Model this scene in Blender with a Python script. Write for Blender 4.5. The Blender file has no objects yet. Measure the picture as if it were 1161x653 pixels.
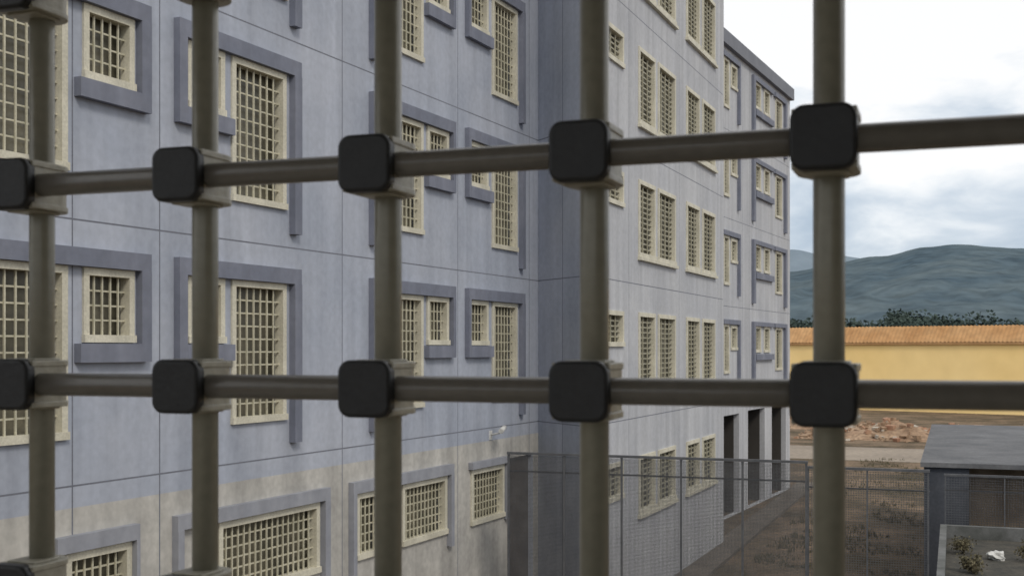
import bpy, bmesh, math, random
from mathutils import Vector, Matrix, noise
random.seed(4)
sc = bpy.context.scene
F = 1377.0; HV = 396.0; CU = 580.5; YAW = math.radians(20)
G = -6.5            # ground level relative to the eye
SIN, COS = math.sin(YAW), math.cos(YAW)

def ray(u):
    r = (u-CU)/F
    return Vector((-SIN+COS*r, COS+SIN*r))

# ------------------------------------------------------------------ materials
def nt(name):
    m = bpy.data.materials.new(name); m.use_nodes = True
    return m, m.node_tree, m.node_tree.nodes['Principled BSDF']

def mat(name, c1, c2=None, scale=1.0, rough=0.8, stretch=(1,1,1), bump=0.0, bscale=30, metallic=0.0,
        streak=0.0, fine=0.12, contrast=(0.35,0.65), spec=None):
    m, t, b = nt(name); L = t.links
    if c2 is None: c2 = tuple(x*0.8 for x in c1)
    tc = t.nodes.new('ShaderNodeTexCoord'); mp = t.nodes.new('ShaderNodeMapping')
    mp.inputs['Scale'].default_value = stretch
    L.new(tc.outputs['Object'], mp.inputs['Vector'])
    n = t.nodes.new('ShaderNodeTexNoise'); n.inputs['Scale'].default_value = scale; n.inputs['Detail'].default_value = 4
    n.inputs['Roughness'].default_value = 0.6
    L.new(mp.outputs[0], n.inputs['Vector'])
    cr = t.nodes.new('ShaderNodeValToRGB')
    cr.color_ramp.elements[0].position = contrast[0]; cr.color_ramp.elements[1].position = contrast[1]
    cr.color_ramp.elements[0].color = (*c1, 1); cr.color_ramp.elements[1].color = (*c2, 1)
    L.new(n.outputs['Fac'], cr.inputs[0])
    out = cr.outputs[0]
    def mult(src, vec_scale, sc_, lo, hi):
        mp2 = t.nodes.new('ShaderNodeMapping'); mp2.inputs['Scale'].default_value = vec_scale
        L.new(tc.outputs['Object'], mp2.inputs['Vector'])
        n2 = t.nodes.new('ShaderNodeTexNoise'); n2.inputs['Scale'].default_value = sc_; n2.inputs['Detail'].default_value = 3
        L.new(mp2.outputs[0], n2.inputs['Vector'])
        mr = t.nodes.new('ShaderNodeMapRange'); mr.inputs[1].default_value = 0.3; mr.inputs[2].default_value = 0.7
        mr.inputs[3].default_value = lo; mr.inputs[4].default_value = hi
        L.new(n2.outputs['Fac'], mr.inputs[0])
        mx = t.nodes.new('ShaderNodeMix'); mx.data_type = 'RGBA'; mx.blend_type = 'MULTIPLY'; mx.inputs[0].default_value = 1
        L.new(src, mx.inputs[6]); L.new(mr.outputs[0], mx.inputs[7])
        return mx.outputs[2]
    if fine: out = mult(out, (1,1,1), bscale, 1-fine, 1+fine)
    if streak: out = mult(out, (1,1,0.06), 2.6, 1-streak, 1+streak*0.5)
    L.new(out, b.inputs['Base Color'])
    b.inputs['Roughness'].default_value = rough; b.inputs['Metallic'].default_value = metallic
    if spec is not None: b.inputs['Specular IOR Level'].default_value = spec
    if bump:
        n3 = t.nodes.new('ShaderNodeTexNoise'); n3.inputs['Scale'].default_value = bscale; n3.inputs['Detail'].default_value = 3
        L.new(tc.outputs['Object'], n3.inputs['Vector'])
        bp = t.nodes.new('ShaderNodeBump'); bp.inputs['Strength'].default_value = bump; bp.inputs['Distance'].default_value = 0.02
        L.new(n3.outputs['Fac'], bp.inputs['Height']); L.new(bp.outputs[0], b.inputs['Normal'])
    return m

M_wallA = mat('blue_panel_paint', (0.335,0.367,0.44), (0.405,0.432,0.50), 0.5, 0.85, streak=0.16, bscale=9, fine=0.06)
M_wallB = mat('grey_blue_panel_paint', (0.42,0.432,0.465), (0.485,0.495,0.52), 0.5, 0.85, streak=0.16, bscale=9, fine=0.06)
M_beige = mat('bare_concrete_band', (0.375,0.365,0.345), (0.50,0.485,0.45), 0.9, 0.9, streak=0.20, bscale=9, fine=0.10)
M_joint = mat('panel_joint_sealant', (0.17,0.18,0.215), rough=0.9)
M_trim = mat('dark_blue_surround_paint', (0.155,0.170,0.22), (0.20,0.213,0.265), 1.2, 0.8, streak=0.15, fine=0.06, bscale=8)
M_trimb = mat('pale_blue_surround_paint', (0.25,0.262,0.30), (0.31,0.32,0.355), 1.2, 0.8, streak=0.15, fine=0.06, bscale=8)
M_frame = mat('cream_frame_paint', (0.64,0.61,0.50), (0.53,0.505,0.41), 2, 0.6, streak=.12)
M_bars = mat('cream_bar_paint', (0.56,0.53,0.41), (0.44,0.42,0.32), 2, 0.6)
M_slat = mat('olive_louvre_paint', (0.40,0.38,0.29), (0.31,0.295,0.22), 2, 0.6)
M_pane = mat('dark_window_glass', (0.06,0.057,0.042), (0.17,0.155,0.11), 0.8, 0.3, stretch=(1,1,0.6))
M_pane2 = mat('pale_olive_pane', (0.10,0.096,0.075), (0.20,0.19,0.15), 0.9, 0.35, stretch=(1,1,0.6))  # paler olive pane for the slatted windows
M_roof = mat('roof_felt', (0.12,0.12,0.13), rough=0.9)
M_fascia = mat('dark_fascia', (0.18,0.19,0.22), (0.145,0.155,0.185), 1, 0.7)
M_door = mat('brown_door', (0.07,0.055,0.045), (0.10,0.08,0.065), 1, 0.6)
M_dark = mat('opening_shade_dark', (0.055,0.05,0.045), rough=0.9)  # shade inside the openings put into a near-black colour
M_conc = mat('weathered_concrete', (0.12,0.125,0.135), (0.175,0.18,0.19), 0.7, 0.95, streak=0.15, bump=0.3, bscale=12, spec=.2)
M_concdark = mat('dark_blue_grey_concrete', (0.045,0.053,0.07), (0.075,0.083,0.10), 0.7, 0.9, streak=0.2, bump=0.3, bscale=12)  # walls take a darker blue-grey than the roof concrete
M_rim = mat('stained_concrete_rim', (0.16,0.165,0.165), (0.08,0.085,0.08), 1.8, 0.9, streak=.15)
M_brown = mat('rusty_brown_plaster', (0.26,0.20,0.14), (0.38,0.30,0.22), 1.5, 0.9, streak=0.2)
M_yellow = mat('yellow_plaster', (0.91,0.64,0.25), (0.93,0.70,0.33), 0.05, 0.9, fine=.05, bscale=.4)
M_orange = mat('terracotta_roof_tiles', (0.38,0.20,0.08), (0.46,0.27,0.125), 0.3, 0.95, fine=0.15, bscale=1.5)
M_galv = mat('galvanised_fence_steel', (0.075,0.08,0.09), (0.12,0.125,0.135), 3, 0.6, metallic=0.1)
M_white = mat('white_plastic', (0.65,0.65,0.63), (0.5,0.5,0.48), 4, 0.5)
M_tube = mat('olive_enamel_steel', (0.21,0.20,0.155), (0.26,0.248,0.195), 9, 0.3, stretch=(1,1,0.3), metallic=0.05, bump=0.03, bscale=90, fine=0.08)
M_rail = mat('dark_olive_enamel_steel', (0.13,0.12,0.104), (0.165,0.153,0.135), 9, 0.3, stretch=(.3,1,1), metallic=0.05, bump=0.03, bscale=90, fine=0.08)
M_joint_b = mat('olive_cast_joint', (0.31,0.29,0.23), (0.39,0.37,0.30), 25, 0.42, metallic=0.05, bump=0.08, bscale=120, fine=0.1)
M_cap = mat('black_plastic_cap', (0.009,0.010,0.012), (0.015,0.016,0.018), 30, 0.5, bump=0.05, bscale=200)
M_plaster = mat('room_plaster', (0.50,0.48,0.42), (0.44,0.42,0.37), 1, 0.9)
M_hill0 = mat('distant_hill_haze', (0.17,0.215,0.26), (0.19,0.235,0.275), 0.004, 1.0, fine=0.05, bscale=0.02, spec=0)  # aerial haze mixed into the pale base colour
M_hill = mat('hazy_hill_forest', (0.068,0.098,0.122), (0.105,0.135,0.150), 0.006, 1.0, fine=0.22, bscale=0.03, spec=0)  # blue of the distance is part of the base colour too
M_leaf = mat('dark_foliage', (0.045,0.065,0.06), (0.062,0.084,0.072), 0.4, 1.0, spec=.1)
M_bark = mat('bark', (0.08,0.06,0.045), rough=0.9)
M_dirt = mat('rubble_earth', (0.25,0.16,0.10), (0.34,0.24,0.16), 0.6, 1.0, fine=0.3, bscale=4)
M_brick = mat('broken_brick', (0.30,0.15,0.09), (0.36,0.23,0.15), 1, 0.9)
M_lime = mat('broken_concrete', (0.46,0.41,0.34), (0.32,0.28,0.23), 1, 0.9)
M_path = mat('earth_stained_path', (0.145,0.12,0.095), (0.09,0.075,0.06), 0.9, 0.95, bump=0.3, bscale=15, fine=.25)
M_road = mat('dusty_track', (0.20,0.165,0.13), (0.28,0.235,0.185), 0.15, 0.95, fine=.2, bscale=3)
M_grass = mat('dry_weeds', (0.075,0.07,0.04), (0.14,0.12,0.07), 3, 0.9)
M_soil = mat('dark_roof_litter', (0.035,0.035,0.03), (0.075,0.068,0.055), 2.5, 1.0, bump=.6, bscale=14, fine=.3)

def ground_mat():
    m, t, b = nt('yard_earth'); L = t.links
    tc = t.nodes.new('ShaderNodeTexCoord')
    def N(s, d=7, r=0.65):
        n = t.nodes.new('ShaderNodeTexNoise'); n.inputs['Scale'].default_value = s; n.inputs['Detail'].default_value = d
        n.inputs['Roughness'].default_value = r; L.new(tc.outputs['Object'], n.inputs['Vector']); return n
    a = N(0.3); c = t.nodes.new('ShaderNodeValToRGB'); L.new(a.outputs['Fac'], c.inputs[0])
    e = c.color_ramp.elements
    e[0].position = .33; e[0].color = (0.065,0.054,0.034,1)
    e[1].position = .72; e[1].color = (0.26,0.185,0.125,1)
    x = c.color_ramp.elements.new(.45); x.color = (0.105,0.08,0.053,1)
    x = c.color_ramp.elements.new(.56); x.color = (0.17,0.125,0.085,1)
    f = N(5); mr = t.nodes.new('ShaderNodeMapRange'); mr.inputs[1].default_value=.3; mr.inputs[2].default_value=.7
    mr.inputs[3].default_value=.55; mr.inputs[4].default_value=1.45; L.new(f.outputs['Fac'], mr.inputs[0])
    mx = t.nodes.new('ShaderNodeMix'); mx.data_type='RGBA'; mx.blend_type='MULTIPLY'; mx.inputs[0].default_value=1
    L.new(c.outputs[0], mx.inputs[6]); L.new(mr.outputs[0], mx.inputs[7]); L.new(mx.outputs[2], b.inputs['Base Color'])
    b.inputs['Roughness'].default_value = 1; b.inputs['Specular IOR Level'].default_value = .15
    bp = t.nodes.new('ShaderNodeBump'); bp.inputs['Strength'].default_value=.6; bp.inputs['Distance'].default_value=.1
    L.new(f.outputs['Fac'], bp.inputs['Height']); L.new(bp.outputs[0], b.inputs['Normal'])
    return m
M_ground = ground_mat()

# ------------------------------------------------------------------ mesh builder
class MB:
    def __init__(s): s.v=[]; s.f=[]; s.m=[]; s.sm=[]
    def face(s, pts, m=0, smooth=False):
        i=len(s.v); s.v += [tuple(p) for p in pts]; s.f.append(tuple(range(i,i+len(pts)))); s.m.append(m); s.sm.append(smooth)
    def hexa(s, p, m=0):
        i=len(s.v); s.v += [tuple(q) for q in p]
        for q in ((0,3,2,1),(4,5,6,7),(0,1,5,4),(1,2,6,5),(2,3,7,6),(3,0,4,7)):
            s.f.append(tuple(i+k for k in q)); s.m.append(m); s.sm.append(False)
    def box(s, x0,x1,y0,y1,z0,z1,m=0):
        s.hexa([(x0,y0,z0),(x1,y0,z0),(x1,y1,z0),(x0,y1,z0),(x0,y0,z1),(x1,y0,z1),(x1,y1,z1),(x0,y1,z1)],m)
    def cyl(s, a, b, r0, r1=None, n=24, m=0, cap=True):
        a=Vector(a); b=Vector(b); r1 = r0 if r1 is None else r1
        d=(b-a).normalized(); x=d.orthogonal().normalized(); y=d.cross(x)
        i=len(s.v)
        for k in range(n):
            w=2*math.pi*k/n; o=x*math.cos(w)+y*math.sin(w)
            s.v.append(tuple(a+o*r0)); s.v.append(tuple(b+o*r1))
        for k in range(n):
            k2=(k+1)%n
            s.f.append((i+2*k,i+2*k2,i+2*k2+1,i+2*k+1)); s.m.append(m); s.sm.append(True)
        if cap:
            s.f.append(tuple(i+2*k for k in range(n))[::-1]); s.m.append(m); s.sm.append(False)
            s.f.append(tuple(i+2*k+1 for k in range(n))); s.m.append(m); s.sm.append(False)
    def prism(s, poly, z0, z1, m=0, smooth=False):
        n=len(poly); i=len(s.v)
        s.v += [(p[0],p[1],z0) for p in poly]+[(p[0],p[1],z1) for p in poly]
        for k in range(n):
            k2=(k+1)%n; s.f.append((i+k,i+k2,i+n+k2,i+n+k)); s.m.append(m); s.sm.append(smooth)
        s.f.append(tuple(range(i,i+n))[::-1]); s.m.append(m); s.sm.append(False)
        s.f.append(tuple(range(i+n,i+2*n))); s.m.append(m); s.sm.append(False)

WL = {}
def link(o): sc.collection.objects.link(o)
def parent(o, p):
    o.parent = p; o.matrix_parent_inverse = Matrix.Translation(-WL[p.name])
def mk(name, mb, mats, par=None, base=False, origin=None):
    vs=[Vector(v) for v in mb.v]
    lo=Vector([min(v[i] for v in vs) for i in range(3)]); hi=Vector([max(v[i] for v in vs) for i in range(3)])
    c=(lo+hi)/2
    if base: c.z=lo.z
    if origin is not None: c=Vector(origin)
    me=bpy.data.meshes.new(name); me.from_pydata([tuple(v-c) for v in vs],[],mb.f)
    for m in mats: me.materials.append(m)
    me.polygons.foreach_set('material_index', mb.m); me.polygons.foreach_set('use_smooth', mb.sm)
    me.update()
    o=bpy.data.objects.new(name,me); o.location=c; link(o); WL[o.name]=c.copy()
    if par is not None: parent(o,par)
    return o
def empty(name, loc, par=None):
    o=bpy.data.objects.new(name,None); o.location=loc; o.empty_display_size=0.3; link(o); WL[o.name]=Vector(loc)
    if par is not None: parent(o,par)
    return o
def tag(o, label, cat, group=None):
    o['label']=label; o['category']=cat
    if group: o['group']=group
def struct(o, kind='structure', label=None, cat=None):
    o['kind']=kind
    if label: o['label']=label
    if cat: o['category']=cat

# ------------------------------------------------------------------ facade tools
class Plane:
    def __init__(s, P0, P1):
        s.P0=Vector(P0); s.P1=Vector(P1); s.L=(s.P1-s.P0).length; s.T=(s.P1-s.P0)/s.L
        s.N=Vector((s.T.y,-s.T.x))
    def p(s,t,z,d=0):
        q=s.P0+s.T*t+s.N*d; return Vector((q.x,q.y,z))
    def t(s,u):     # where the sight line at column u meets this wall
        d=ray(u); a=s.P0
        den = s.T.x*d.y - s.T.y*d.x
        return -(a.x*d.y - a.y*d.x)/den
    def box(s,mb,t0,t1,z0,z1,d0,d1,m=0):
        mb.hexa([s.p(t0,z0,d0),s.p(t1,z0,d0),s.p(t1,z0,d1),s.p(t0,z0,d1),s.p(t0,z1,d0),s.p(t1,z1,d0),s.p(t1,z1,d1),s.p(t0,z1,d1)],m)

def facade(pl, z0, z1, holes, vj, hj, band=None, reveal=0.22, jw=0.012, name='wall', mats=None, par=None):
    ts=[0,pl.L]; zs=[z0,z1]
    for h in holes: ts += [h[0],h[1]]; zs += [h[2],h[3]]
    for j in vj: ts += [j-jw,j+jw]
    for j in hj: zs += [j-jw,j+jw]
    if band is not None: zs.append(band)
    def uq(a,lo,hi):
        a=sorted(x for x in a if lo-1e-6<=x<=hi+1e-6); r=[a[0]]
        for x in a[1:]:
            if x-r[-1]>1e-3: r.append(x)
        return r
    ts=uq(ts,0,pl.L); zs=uq(zs,z0,z1)
    mb=MB(); idx={}
    def vi(i,k):
        if (i,k) not in idx:
            idx[(i,k)]=len(mb.v); mb.v.append(tuple(pl.p(ts[i],zs[k])))
        return idx[(i,k)]
    for i in range(len(ts)-1):
        tm=(ts[i]+ts[i+1])/2
        for k in range(len(zs)-1):
            zm=(zs[k]+zs[k+1])/2
            if any(h[0]<tm<h[1] and h[2]<zm<h[3] for h in holes): continue
            m=0
            if band is not None and zm<band: m=2
            if any(abs(tm-j)<jw for j in vj) or any(abs(zm-j)<jw for j in hj): m=1
            mb.f.append((vi(i,k),vi(i+1,k),vi(i+1,k+1),vi(i,k+1))); mb.m.append(m); mb.sm.append(False)
    for h in holes:
        a,b,c,d=h[:4]
        for q in (((a,c),(b,c)),((b,c),(b,d)),((b,d),(a,d)),((a,d),(a,c))):
            (ta,za),(tb,zb)=q
            mb.face([pl.p(ta,za,0),pl.p(tb,zb,0),pl.p(tb,zb,-reveal),pl.p(ta,za,-reveal)],0)
    return mk(name, mb, mats, par)

def window(pl, par, h, style='grid', fw=0.07, cell=(0.2,0.23)):
    t0,t1,z0,z1=h[:4]
    mb=MB(); o=0.03
    pl.box(mb,t0-o,t1+o,z1-fw,z1+o,-0.13,0.035)
    pl.box(mb,t0-o-0.01,t1+o+0.01,z0-o,z0+fw,-0.13,0.06)
    pl.box(mb,t0-o,t0+fw,z0+fw,z1-fw,-0.128,0.032)
    pl.box(mb,t1-fw,t1+o,z0+fw,z1-fw,-0.128,0.032)
    w=mk('window',mb,[M_frame],par)
    mb=MB(); a,b,c,d=t0+fw,t1-fw,z0+fw,z1-fw
    if style=='grid':
        nx=max(3,round((b-a)/cell[0])); nz=max(4,round((d-c)/cell[1])); bw=0.0115
        for i in range(1,nx):
            t=a+(b-a)*i/nx; pl.box(mb,t-bw,t+bw,c,d,-0.05,-0.027)
        for k in range(1,nz):
            z=c+(d-c)*k/nz; pl.box(mb,a,b,z-bw,z+bw,-0.073,-0.0505)
        mk('window_bars',mb,[M_bars],w)
    else:
        nx=max(2,round((b-a)/0.4)); nz=max(4,round((d-c)/0.14)); bw=0.016
        for i in range(1,nx):
            t=a+(b-a)*i/nx; pl.box(mb,t-bw,t+bw,c,d,-0.06,-0.03)
        for k in range(1,nz):
            z=c+(d-c)*k/nz; pl.box(mb,a,b,z-0.018,z+0.018,-0.09,-0.061)
        mk('window_bars',mb,[M_slat],w)
    mb=MB(); pl.box(mb,t0,t1,z0,z1,-0.26,-0.20); mk('window_pane',mb,[M_pane if style=='grid' else M_pane2],w)
    return w

# ------------------------------------------------------------------ prison building
PA=Plane((-10.5-0.072*10, 13.3-10), (-9.48,27.9))
PR=Plane((-9.48,27.9), (-7.73,26.3))
PB=Plane((-7.73,26.3), (-7.23,40.4))
PC=Plane((-8.26-0.094*3,46.4-3), (-7.2,57.7))
RT=13.2
bld=empty('prison_building',(-15,28,G))
tag(bld,'long blue-grey panelled prison block with barred cream-framed windows','building')

SP=3.4
holesA=[]; trims=[]
tA=PA.t
def addA(u0,u1,z0,z1): holesA.append((tA(u0),tA(u1),z0,z1))
for k in range(0,4):
    q=SP*k
    tall=(-1.11+q,1.03+q); small=(0.12+q,1.03+q)
    addA(-38,73,*tall); addA(95,149,*small)
    addA(213,252,*small); addA(263,322,*tall)
    addA(437,478,*tall); addA(484,507,*small)
    addA(531,552,*small); addA(558,585,*tall)
    def tr(pieces):
        mb=MB()
        for i,(u0,u1,z0,z1) in enumerate(pieces):
            PA.box(mb,tA(u0),tA(u1),z0+q,z1+q,-0.01,0.11+0.003*i)
        mk('window_surround',mb,[M_trim],bld)
    tr([(-70,165,1.065,1.30),(154,165,-0.17,1.065),(84,154,-0.17,0.075),(-70,-50,-1.5,1.065)])
    tr([(197,336,1.065,1.31),(197,206,-0.17,1.065),(206,260,-0.17,0.075),(328,336,-1.52,1.065)])
    tr([(418,512,1.065,1.30),(509,512,-0.17,1.065),(481,509,-0.17,0.075),(418,424,-1.5,1.065)])
    tr([(527,591,1.065,1.30),(527,529.5,-0.17,1.065),(529.5,555,-0.17,0.075),(588,591,-1.52,1.065)])
# ground storey
zb0,zb1=-3.75,-2.62
for (a,b) in ((75,146),(248,360),(404,432),(456,505),(534,570)):
    addA(a,b,zb0,zb1)
def trb(pieces):
    mb=MB()
    for i,(u0,u1,z0,z1) in enumerate(pieces): PA.box(mb,tA(u0),tA(u1),z0,z1,-0.01,0.11+0.003*i)
    mk('window_surround',mb,[M_trimb],bld)
trb([(58,152,zb1+0.05,zb1+0.26),(148,152,zb0-.1,zb1+0.05)])
trb([(195,369,zb1+0.05,zb1+0.26),(363,369,zb0-.5,zb1+0.05),(195,202,zb0-.5,zb1+0.05)])
trb([(395,510,zb1+0.05,zb1+0.26),(506.5,510,zb0-.3,zb1+0.05),(395,399,zb0-.4,zb1+0.05)])
trb([(531,573,zb1+0.05,zb1+0.2),(571.5,573,zb0-.1,zb1+0.05)])
door=(tA(578),tA(604),G+0.05,-2.5)
holesA.append(door)
hj=[1.66+SP*k for k in range(0,4)]+[-1.74]
vj=[tA(u) for u in (-260,-120,82,181,388,519,600)]+[tA(433)]
facade(PA,G,RT,holesA,vj,hj,band=-2.02,name='wall',mats=[M_wallA,M_joint,M_beige],par=bld)
for h in holesA[:-1]:
    window(PA,bld,h,cell=(0.165,0.20) if h[3]>-2 else (0.15,0.18))
mb=MB(); PA.box(mb,door[0],door[1],door[2],door[3],-0.2,-0.12); dr=mk('door',mb,[M_door],bld)
mb=MB(); PA.box(mb,door[1]-.3,door[1]-.15,G+1.05,G+1.1,-0.12,-0.06); mk('handle',mb,[M_galv],dr)

facade(PR,G,RT,[],[PR.L*0.5],hj,name='wall',mats=[M_wallA,M_joint],par=bld)
# wing
tB=PB.t; holesB=[]
for k in range(0,4):
    q=SP*k
    holesB.append((tB(687),tB(706),0.1+q,0.9+q))
    for (a,b) in ((724,742),(746,765),(778,792.5),(796,810)):
        holesB.append((tB(a),tB(b),-1.0+q,0.92+q))
for (a,b) in ((687,706),(724,742),(746,765),(778,792.5),(796,810)):
    holesB.append((tB(a),tB(b),-4.2 if a>700 else -3.6,-2.75))
vjb=[tB(u) for u in (713,770,814)]
facade(PB,G,RT,holesB,vjb,hj,name='wall',mats=[M_wallB,M_joint],par=bld)
for h in holesB: window(PB,bld,h,style='slat',fw=0.08)
for k in range(-1,4):
    for (a,b) in ((723,766),(777,811)):
        mb=MB(); q=SP*k
        z=(-1.0+q) if k>=0 else -4.2
        PB.box(mb,tB(a),tB(b),z-0.12,z-0.035,-0.01,0.10); mk('window_sill',mb,[M_frame],bld)
# far block
tC=PC.t; holesC=[]; 
for k in range(0,4):
    q=SP*k
    holesC += [(tC(820),tC(826),-0.9+q,0.95+q),(tC(828.5),tC(835),0.0+q,0.9+q)]
    holesC += [(tC(856),tC(862),-0.1+q,0.95+q),(tC(866),tC(872),-0.1+q,0.95+q),(tC(879),tC(886),-0.9+q,0.95+q)]
    for (pc) in ([(818,837,.97,1.15),(835.8,837,-1.3,.97)],[(852,875,0.97,1.15),(852,854,-1.5,.97),(855,875,-.45,-.2)],[(876.5,890,.97,1.15),(888.3,890,-1.5,.97)]):
        mb=MB()
        for i,(a,b,c,d) in enumerate(pc): PC.box(mb,tC(a),tC(b),c+q,d+q,-.01,.12+.003*i)
        mk('window_surround',mb,[M_trim],bld)
opens=[(tC(820),tC(838),G+.02,-2.55),(tC(848),tC(867),G+.02,-2.5),(tC(875),tC(891),G+.02,-2.5)]
facade(PC,G,11.6,holesC+opens,[tC(842),tC(850),tC(893)],hj,name='wall',mats=[M_wallB,M_joint],par=bld)
for h in holesC: window(PC,bld,h,style='slat',fw=0.08)
for h in opens:
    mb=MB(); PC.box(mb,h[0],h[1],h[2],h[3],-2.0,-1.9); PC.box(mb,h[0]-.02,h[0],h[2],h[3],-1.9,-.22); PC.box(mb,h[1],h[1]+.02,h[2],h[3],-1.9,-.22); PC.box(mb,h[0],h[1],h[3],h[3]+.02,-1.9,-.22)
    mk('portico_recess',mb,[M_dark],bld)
mb=MB(); PC.box(mb,-.2,PC.L+.12,11.6,12.12,-.3,.18); mk('roof_fascia',mb,[M_fascia],bld)
mb=MB()
mb.prism([(PC.P0.x-.3,PC.P0.y),(PC.P1.x-.3,PC.P1.y+.1),(-22,PC.P1.y+.1),(-22,PC.P0.y)],11.8,12.05)
mb.prism([(-11.3,3.0),(-9.6,27.9),(-9.48,28.05),(-7.85,26.5),(-7.35,40.3),(-22,40.3),(-22,3.0)],RT-.02,RT+.25)
mk('roof',mb,[M_roof],bld)
mb=MB()
mb.box(-22,-7.24,40.42,40.6,G,RT); mb.box(-22,PC.P0.x-.05,PC.P0.y-.3,PC.P0.y-.02,G,11.9)
mb.box(-22,PC.P1.x-.02,PC.P1.y+.02,PC.P1.y+.1,G,11.59); mb.box(-22,-11.3,3.0,3.2,G,RT); mb.box(-22.3,-22.02,3.0,57.8,G,11.9)
mk('wall',mb,[M_wallB],bld)

# security camera on the wall
cp=PA.p(tA(556),-1.78,0)
mb=MB(); mb.cyl(cp-Vector((.02,0,.12)),cp+Vector((.32,-.05,-.05)),0.02,n=10); mb.box(cp.x-.02,cp.x+.02,cp.y-.07,cp.y+.07,cp.z-.22,cp.z-.02)
cam_o=mk('security_camera',mb,[M_white],None); tag(cam_o,'small white security camera on a bracket on the blue wall','security camera')
mb=MB(); q=cp+Vector((.32,-.05,.03)); mb.cyl(q+Vector((.02,-.2,-.04)),q+Vector((-.02,.14,.02)),0.055,n=14); mk('camera_housing',mb,[M_white],cam_o)

# ------------------------------------------------------------------ viewer's unseen room, left open behind for light, and its window grille
room=empty('observation_room',(-0.5,-1,G)); tag(room,'unseen plastered room, left open behind to light its window grille','building')
ox0,ox1,oz0,oz1=-1.56,0.62,-0.56,0.72
mb=MB()
fx0,fx1=-10.9,5.0
mb.box(fx0,ox0,.92,1.2,G,5.5); mb.box(ox1,fx1,.92,1.2,G,5.5); mb.box(ox0,ox1,.92,1.2,G,oz0); mb.box(ox0,ox1,.92,1.2,oz1,5.5)
mk('wall',mb,[M_plaster],room)
mb=MB(); mb.box(1.7,1.9,-3.2,.915,-1.6,1.6); mk('wall',mb,[M_plaster],room)
mb=MB(); mb.box(-2.5,1.7,-3.2,.915,1.4,1.6); mk('ceiling',mb,[M_plaster],room)
mb=MB(); mb.box(-2.5,1.7,-3.2,.915,-1.6,-1.5); mk('floor',mb,[M_plaster],room)
for (x,y) in ((-2.4,-3.1),(-2.4,-1.1),(-.4,-3.1)):  # back and left walls left out so sky light reaches the bars
    mb=MB(); mb.box(x-.08,x+.08,y-.08,y+.08,-1.498,1.398); mk('pillar',mb,[M_plaster],room)

gr=empty('window_grille',(-0.47,1.0,oz0)); tag(gr,'olive-brown tubular metal grille with black square caps at its joints','window grille')
xs=[-0.094+0.195*k for k in range(-7,4)]
zs=[-.4335,-.2365]+[0.1625+0.197*k for k in range(-1,3)]
for x in xs:
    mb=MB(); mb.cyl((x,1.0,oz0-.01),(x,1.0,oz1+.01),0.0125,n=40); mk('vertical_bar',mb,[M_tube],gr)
for z in zs:
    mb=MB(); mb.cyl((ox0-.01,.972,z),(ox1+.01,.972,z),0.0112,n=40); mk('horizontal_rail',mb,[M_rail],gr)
def stadium(sx, back, front):
    p=[(-sx,front),( sx,front)]
    for k in range(0,25):
        w=math.pi*k/24; p.append((sx*math.cos(w), back*math.sin(w)))
    return p
def cap_mesh():
    bm=bmesh.new(); h=.0252; r=.0115; pts=[]
    for cx,cz,a0 in ((h-r,h-r,0),(-h+r,h-r,90),(-h+r,-h+r,180),(h-r,-h+r,270)):
        for k in range(9):
            w=math.radians(a0+90*k/8); pts.append((cx+r*math.cos(w),cz+r*math.sin(w)))
    v0=[bm.verts.new((p[0],0,p[1])) for p in pts]; f=bm.faces.new(v0)
    e=bmesh.ops.extrude_face_region(bm,geom=[f]); vv=[g for g in e['geom'] if isinstance(g,bmesh.types.BMVert)]
    bmesh.ops.translate(bm,verts=vv,vec=(0,-.012,0))
    fr=[ed for ed in bm.edges if all(v.co.y<-.011 for v in ed.verts)]
    bmesh.ops.bevel(bm,geom=fr,offset=.0035,segments=4,affect='EDGES',profile=.5)
    bmesh.ops.recalc_face_normals(bm,faces=bm.faces)
    me=bpy.data.meshes.new('joint_cap'); bm.to_mesh(me); bm.free(); me.materials.append(M_cap)
    for p in me.polygons: p.use_smooth = len(p.vertices)<8
    return me
capme=cap_mesh()
jm=MB()
jm.prism(stadium(.0235,.0235,-.041),-.0185,.0185,0)
jm.prism(stadium(.0248,.0255,-.042),.0175,.0235,0)
jm.prism(stadium(.0248,.0255,-.042),-.0235,-.0175,0)
jm.prism(stadium(.0175,.0175,-.03),.0235,.0255,0); jm.prism(stadium(.0175,.0175,-.03),-.0255,-.0235,0)
jo=mk('joint',jm,[M_joint_b],None,origin=(0,0,0)); jme=jo.data; bpy.data.objects.remove(jo)
for x in xs:
    for z in zs:
        jo=bpy.data.objects.new('joint',jme); jo.location=(x,1.0,z); link(jo); WL[jo.name]=Vector((x,1.0,z)); parent(jo,gr)
        bv=jo.modifiers.new('b','BEVEL'); bv.width=.0012; bv.segments=2; bv.limit_method='ANGLE'
        co=bpy.data.objects.new('joint_cap',capme); co.location=(x,.961,z); link(co); WL[co.name]=Vector((x,.961,z)); parent(co,jo)

# ------------------------------------------------------------------ ground, road, path
mb=MB()
R=6000
mb.face([(-R,-R,G),(R,-R,G),(R,R,G),(-R,R,G)]); g=mk('ground',mb,[M_ground],origin=(0,0,G)); struct(g)
mb=MB(); mb.face([(-60,76,G+.012),(80,70,G+.012),(80,80,G+.012),(-60,86,G+.012)]); o=mk('road',mb,[M_road]); struct(o)
mb=MB(); mb.prism([(-7.7,26.6),(-6.7,26.6),(-6.2,60),(-7.1,60)],G+.002,G+.10); o=mk('pavement',mb,[M_path]); struct(o)

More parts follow.
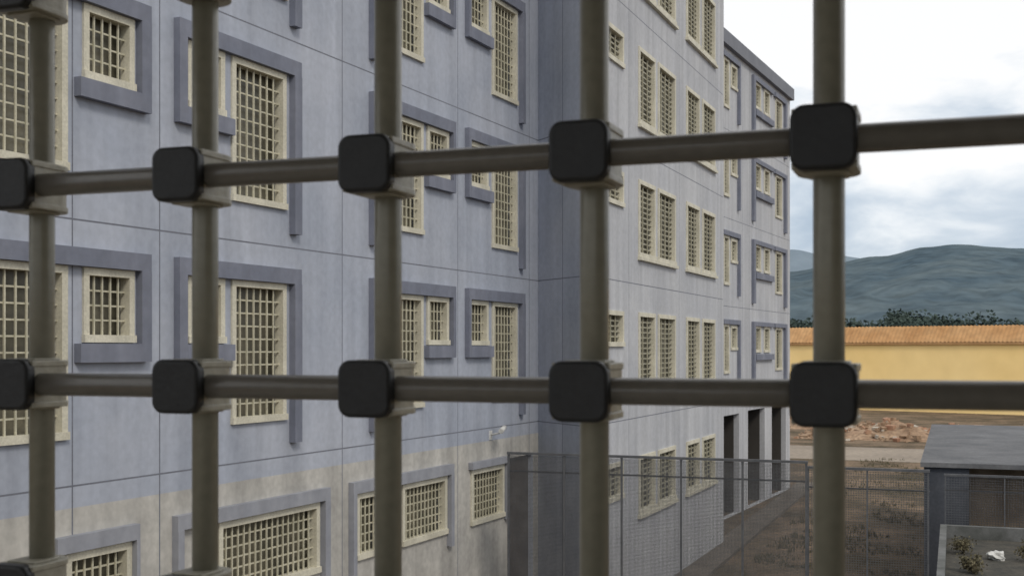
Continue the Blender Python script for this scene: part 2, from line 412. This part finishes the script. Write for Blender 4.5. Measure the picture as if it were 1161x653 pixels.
# ------------------------------------------------------------------ fences
def fence(name,x0,x1,y,ztop,step,matm,label,nposts,wire,pr=.022):
    f=empty(name,((x0+x1)/2,y,G)); tag(f,label,'fence')
    for i in range(nposts+1):
        x=x0+(x1-x0)*i/nposts
        mb=MB(); mb.box(x-pr,x+pr,y-pr,y+pr,G,ztop+.02); mk('fence_post',mb,[matm],f)
    for (a,b,c,d) in ((y-.03,y+.03,ztop+.022,ztop+.075),(y+pr+.001,y+pr+.02,ztop-.34,ztop-.31)):
        mb=MB(); mb.box(x0-.03,x1+.03,a,b,c,d); mk('fence_rail',mb,[matm],f)
    for i in range(nposts):
        a=x0+(x1-x0)*i/nposts+pr+.001; b=x0+(x1-x0)*(i+1)/nposts-pr-.001
        mb=MB(); k=int((b-a)/step[0])
        for j in range(1,k):
            x=a+(b-a)*j/k; mb.box(x-wire,x+wire,y-.008,y,G+.05,ztop)
        k=int((ztop-G)/step[1])
        for j in range(1,k+1):
            z=G+(ztop-G)*j/k; mb.box(a,b,y+.0005,y+.008,z-wire,z+wire)
        mk('mesh_panel',mb,[matm],f)
fence('courtyard_fence',-8.7,-2.65,23.7,-2.2,(.027,.027),M_galv,'tall fine dark steel mesh fence closing the courtyard',5,.0038)
fence('yard_fence',-2.62,-.45,23.75,-2.3,(.045,.045),M_galv,'fine steel mesh fence panel beside the concrete shed',2,.0034,.016)
fence('shed_fence',-.2,6.5,31.4,-3.1,(.06,.06),M_galv,'fine steel mesh fence standing before the concrete shed',5,.0045,.016)

# ------------------------------------------------------------------ shed and low annex
shed=empty('concrete_shed',(3,40,G)); tag(shed,'flat-roofed dark concrete shed with an open brown bay','shed')
mb=MB(); zr=-2.85; yf=32.5
mb.box(-.72,.36,yf,yf+.5,G,zr-.12); mb.box(3.2,3.7,yf,yf+.5,G,zr-.12); mb.box(6.6,7.1,yf,yf+.5,G,zr-.12); mb.box(-.72,-.4,yf+.5,48.8,G,zr-.12); mb.box(-.4,9,48.4,48.8,G,zr-.12)
mk('wall',mb,[M_concdark],shed)
mb=MB(); mb.box(.36,3.2,yf+.05,yf+.3,G,-4.75); mk('low_wall',mb,[M_conc],shed)
mb=MB(); mb.box(-.8,9.2,yf-.1,49,zr-.118,zr); mk('roof',mb,[M_conc],shed)
mb=MB(); mb.box(-.39,9,yf+1.3,yf+1.5,G,zr-.12); mk('back_wall',mb,[M_brown],shed)
ax=empty('low_annex',(2.5,25,G)); tag(ax,'low concrete annex with a stained rimmed parapet roof','annex')
mb=MB(); mb.box(-.28,8,18,30,G,-4.4); mk('wall',mb,[M_concdark],ax)
mb=MB(); mb.box(-.3,-.16,17.9,30.1,-4.398,-4.08); mb.box(-.16,8,29.94,30.1,-4.398,-4.08); mk('parapet',mb,[M_rim],ax)
mb=MB(); mb.box(-.158,7.9,18.1,29.9,-4.397,-4.37); mk('roof_litter',mb,[M_soil],ax)
rnd=random.Random(5)
for (px,py,ps) in ((.2,27.8,.3),(1.5,27.2,.36),(1.75,29.0,.3),(.35,25.4,.3)):
    e=empty('shrub',(px,py,-4.37)); tag(e,'small dark self-sown shrub growing on the annex roof','shrub','shrubs on the annex roof')
    sb=MB(); lb=MB()
    for j in range(11):
        w=rnd.uniform(0,6.28); tip=Vector((px+math.cos(w)*ps*.7*rnd.random(),py+math.sin(w)*ps*.7*rnd.random(),-4.37+ps*rnd.uniform(.3,.9)))
        sb.cyl((px,py,-4.38),tip,.008,.003,n=5,cap=False)
        for q in range(50):
            p=tip+Vector((rnd.gauss(0,1),rnd.gauss(0,1),rnd.gauss(0,.8)))*ps*.22
            n1=Vector((rnd.gauss(0,1),rnd.gauss(0,1),rnd.gauss(0,1))).normalized(); x=n1.orthogonal().normalized()*.03; y=n1.cross(x).normalized()*.02
            lb.face([p-x,p-y,p+x,p+y])
    mk('stem',sb,[M_bark],e); mk('foliage',lb,[M_grass],e)
# crumpled plastic bag
bm=bmesh.new(); bmesh.ops.create_icosphere(bm,subdivisions=3,radius=.17)
for v in bm.verts:
    nv=noise.noise(v.co*9)*.12+noise.noise(v.co*21)*.05; v.co += v.co.normalized()*nv; v.co.z*=.6
me=bpy.data.meshes.new('plastic_bag'); bm.to_mesh(me); bm.free(); me.materials.append(M_white)
o=bpy.data.objects.new('plastic_bag',me); o.location=(.85,27.2,-4.29); link(o); tag(o,'crumpled white plastic bag lying on the annex roof','bag')

# ------------------------------------------------------------------ perimeter wall with tiled top
pw=empty('perimeter_wall',(-5,135,G)); tag(pw,'long yellow plastered wall topped by terracotta tiles','wall')
PW=Plane((-64.4,155.8),(100,96))
mb=MB(); PW.box(mb,0,PW.L,G,.85,-3,0)
mk('wall',mb,[M_yellow],pw)
mb=MB()
n=420
for i in range(n):
    a=PW.L*i/n; b=PW.L*(i+1)/n; m_=(a+b)/2
    h=.08
    mb.face([PW.p(a,.7,.3),PW.p(m_,.7+h,.3),PW.p(m_,2.4+h,-1.4),PW.p(a,2.4,-1.4)])
    mb.face([PW.p(m_,.7+h,.3),PW.p(b,.7,.3),PW.p(b,2.4,-1.4),PW.p(m_,2.4+h,-1.4)])
PW.box(mb,0,PW.L,.5,.69,.003,.28)
PW.box(mb,0,PW.L,.86,2.39,-3.2,-1.5)
mk('tiled_roof',mb,[M_orange],pw)

# ------------------------------------------------------------------ rubble heaps
def rubble(cx,cy,rx,ry,h,n,seed,label):
    rnd=random.Random(seed); mb=MB()
    nx,ny=28,16; 
    def H(a,b):
        rr=a*a+b*b
        return max(0,1-rr)*h*(0.7+0.6*noise.noise(Vector((a*3+seed,b*3,0))))
    for i in range(nx):
        for j in range(ny):
            pts=[]
            for (p,q) in ((i,j),(i+1,j),(i+1,j+1),(i,j+1)):
                a=-1+2*p/nx; b=-1+2*q/ny; pts.append((cx+a*rx,cy+b*ry,G-.03+H(a,b)))
            mb.face(pts,0)
    for k in range(n):
        a=rnd.uniform(-1,1); b=rnd.uniform(-1,1)
        s=rnd.uniform(.06,.24); c=Vector((cx+a*rx*1.2,cy+b*ry*1.2,G+H(a,b)+s*.1))
        M=Matrix.Rotation(rnd.uniform(0,3),3,'Z')@Matrix.Rotation(rnd.uniform(-.6,.6),3,'X')
        w=Vector((s*rnd.uniform(.6,1.8),s,s*rnd.uniform(.3,.8)))
        P=[c+M@Vector((x*w.x*rnd.uniform(.7,1),y*w.y*rnd.uniform(.7,1),z*w.z)) for x,y,z in ((-1,-1,-1),(1,-1,-1),(1,1,-1),(-1,1,-1),(-1,-1,1),(1,-1,1),(1,1,1),(-1,1,1))]
        mb.hexa(P,rnd.choice((0,1,0,2,0)))
    o=mk('rubble_heap',mb,[M_dirt,M_brick,M_lime]); struct(o,'stuff',label,'rubble')
rubble(-3.0,94,7,4,1.3,320,1,'heap of earth, broken brick and concrete in the yard')
rubble(4.5,96,6,3,1.1,220,2,'heap of earth, broken brick and concrete in the yard')
rubble(-11,104,6,3,.9,160,3,'heap of earth, broken brick and concrete in the yard')

# weeds
mb=MB(); rnd=random.Random(9)
for k in range(4600):
    y=rnd.uniform(26,75); x=rnd.uniform(-5.8,-1.0) if y<49 else rnd.uniform(-5,9)
    if noise.noise(Vector((x*.35,y*.35,3)))<0.04: continue
    for j in range(3):
        w=rnd.uniform(0,6.28); h=rnd.uniform(.04,.2); r=.05
        d=Vector((math.cos(w),math.sin(w),0))
        b=Vector((x,y,G))+d*rnd.uniform(0,.12)
        mb.face([b-d*r*.5,b+d*r*.5,b+d*rnd.uniform(-.1,.1)+Vector((0,0,h))])
o=mk('weeds',mb,[M_grass]); struct(o,'stuff','low dry weeds scattered over the bare yard','weeds')

# ------------------------------------------------------------------ trees
def tree_mesh(seed):
    rnd=random.Random(seed); tb=MB()
    tb.cyl((0,0,0),(0,0,4.5),.28,.16,n=10)
    cl=[]
    for k in range(9):
        w=k*2.4; a=Vector((0,0,2.6+k*.35)); b=a+Vector((math.cos(w)*rnd.uniform(1.2,3),math.sin(w)*rnd.uniform(1.2,3),rnd.uniform(1.5,3.4)))
        tb.cyl(a,b,.11,.03,n=6); cl.append((b,rnd.uniform(1.1,1.9)))
    cl.append((Vector((0,0,7.6)),1.8))
    cb=MB()
    for c,r in cl:
        for j in range(240):
            d=Vector((rnd.gauss(0,1),rnd.gauss(0,1),rnd.gauss(0,.8))).normalized()*r*rnd.uniform(.3,1.1)
            p=c+d; n1=Vector((rnd.gauss(0,1),rnd.gauss(0,1),rnd.gauss(0,1))).normalized(); x=n1.orthogonal().normalized()*.15; y=n1.cross(x).normalized()*.12
            cb.face([p-x-y,p+x-y,p+x+y,p-x+y])
    return tb,cb
tm=[]
for s in (1,2,3):
    tb,cb=tree_mesh(s)
    a=mk('trunk',tb,[M_bark],origin=(0,0,0)); b=mk('crown',cb,[M_leaf],origin=(0,0,0)); tm.append((a.data,b.data)); bpy.data.objects.remove(a); bpy.data.objects.remove(b)
rnd=random.Random(21)
for i in range(38):
    u=882+i*8.2+rnd.uniform(-3,3); s=rnd.uniform(160,205); d=ray(u)*s
    sc_=rnd.uniform(.95,1.03)*(s/165)*(1.11 if 1005<u<1085 else 1.0)
    e=bpy.data.objects.new('tree',None); e.location=(d.x,d.y,G); e.scale=(sc_*1.3,sc_*1.3,sc_); e.rotation_euler=(0,0,rnd.uniform(0,6)); link(e)
    tag(e,'dark broadleaf tree growing beyond the yellow wall','tree','trees beyond the perimeter wall')
    md=rnd.choice(tm)
    for nm,me in (('trunk',md[0]),('crown',md[1])):
        c=bpy.data.objects.new(nm,me); link(c); c.parent=e

# ------------------------------------------------------------------ hills
def hill(name,r0,rr,r1,prof,amp,m,seed):
    mb=MB(); NU,NR=360,34; us=[-300+i*(2600/NU) for i in range(NU+1)]
    idx=[]
    for i,u in enumerate(us):
        th=math.atan((u-CU)/F); 
        v=prof[0][1]
        for (a,b) in zip(prof,prof[1:]):
            if a[0]<=u<=b[0]:
                w=(u-a[0])/(b[0]-a[0]); w=w*w*(3-2*w); v=a[1]+(b[1]-a[1])*w
        if u>prof[-1][0]: v=prof[-1][1]
        row=[]
        for j in range(NR+1):
            rad=r0+(r1-r0)*j/NR
            f=(rad-r0)/(rr-r0) if rad<=rr else 1-(rad-rr)/(r1-rr)
            f=max(0,f)**.8
            zr=(HV-v)*rr*math.cos(th)/F - G
            dx=-math.sin(YAW-th); dy=math.cos(YAW-th)
            nn=noise.fractal(Vector((dx*rad/200+seed,dy*rad/200,0)),.8,2.1,6)
            z=G-2+zr*f+amp*nn*(.3+.7*math.sin(math.pi*min(1,f)))*min(1,f*4)
            row.append(len(mb.v)); mb.v.append((dx*rad,dy*rad,z))
        idx.append(row)
    for i in range(NU):
        for j in range(NR):
            mb.f.append((idx[i][j],idx[i+1][j],idx[i+1][j+1],idx[i][j+1])); mb.m.append(0); mb.sm.append(True)
    o=mk(name,mb,[m]); struct(o)
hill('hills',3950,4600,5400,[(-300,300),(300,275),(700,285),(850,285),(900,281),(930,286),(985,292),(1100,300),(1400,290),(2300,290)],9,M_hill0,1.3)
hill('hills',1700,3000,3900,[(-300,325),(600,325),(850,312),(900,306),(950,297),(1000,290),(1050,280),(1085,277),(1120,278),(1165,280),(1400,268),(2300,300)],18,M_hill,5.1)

# ------------------------------------------------------------------ world and sun
w=bpy.data.worlds.new('World'); sc.world=w; w.use_nodes=True; t=w.node_tree; L=t.links
bg=t.nodes['Background']
EL,AZ=math.radians(42),math.radians(135)   # sun azimuth clockwise from +Y
sky=t.nodes.new('ShaderNodeTexSky'); sky.sky_type='NISHITA'; sky.sun_disc=False; sky.sun_elevation=EL; sky.sun_rotation=AZ
bg.inputs['Strength'].default_value=0.10; L.new(sky.outputs[0],bg.inputs[0])
tc=t.nodes.new('ShaderNodeTexCoord'); mp=t.nodes.new('ShaderNodeMapping'); mp.inputs['Scale'].default_value=(1,1,2.4)
L.new(tc.outputs['Generated'],mp.inputs[0])
n1=t.nodes.new('ShaderNodeTexNoise'); n1.inputs['Scale'].default_value=8; n1.inputs['Detail'].default_value=7; n1.inputs['Roughness'].default_value=.52
n1.inputs['Distortion'].default_value=.25
L.new(mp.outputs[0],n1.inputs['Vector'])
sx=t.nodes.new('ShaderNodeSeparateXYZ'); L.new(tc.outputs['Generated'],sx.inputs[0])
mr=t.nodes.new('ShaderNodeMapRange'); mr.inputs[1].default_value=.08; mr.inputs[2].default_value=.21; mr.inputs[3].default_value=-.085; mr.inputs[4].default_value=.22
L.new(sx.outputs[2],mr.inputs[0])
ad=t.nodes.new('ShaderNodeMath'); ad.operation='ADD'; L.new(n1.outputs['Fac'],ad.inputs[0]); L.new(mr.outputs[0],ad.inputs[1])
cr=t.nodes.new('ShaderNodeValToRGB'); L.new(ad.outputs[0],cr.inputs[0])
e=cr.color_ramp.elements; e[0].position=.34; e[0].color=(.45,.54,.65,1); e[1].position=.62; e[1].color=(1,1,1,1)
x=e.new(.46); x.color=(.64,.71,.79,1)
x=e.new(.54); x.color=(.84,.88,.92,1)
bg2=t.nodes.new('ShaderNodeBackground'); L.new(cr.outputs[0],bg2.inputs[0]); bg2.inputs['Strength'].default_value=1.06
ms=t.nodes.new('ShaderNodeMixShader'); ms.inputs[0].default_value=.92
L.new(bg.outputs[0],ms.inputs[1]); L.new(bg2.outputs[0],ms.inputs[2]); L.new(ms.outputs[0],t.nodes['World Output'].inputs[0])
sl=bpy.data.lights.new('sun','SUN'); sl.energy=1.3; sl.angle=math.radians(14); sl.color=(1,.93,.82)
so=bpy.data.objects.new('sun',sl); link(so)
sd=Vector((math.sin(AZ)*math.cos(EL),math.cos(AZ)*math.cos(EL),math.sin(EL)))
so.rotation_euler=sd.to_track_quat('Z','Y').to_euler(); so.location=(20,-10,30)

# ------------------------------------------------------------------ camera
cd=bpy.data.cameras.new('camera'); cd.sensor_width=36; cd.lens=F/1161*36; cd.shift_y=(HV-326.5)/1161
cd.clip_start=.02; cd.clip_end=12000
cd.dof.use_dof=True; cd.dof.focus_distance=4.5; cd.dof.aperture_fstop=14
co=bpy.data.objects.new('camera',cd); co.rotation_euler=(math.pi/2,0,YAW); link(co); sc.camera=co

for o in sc.objects:
    if o.parent is None: o.location.z -= G
sc.view_settings.view_transform='Standard'; sc.view_settings.look='None'; sc.view_settings.exposure=0
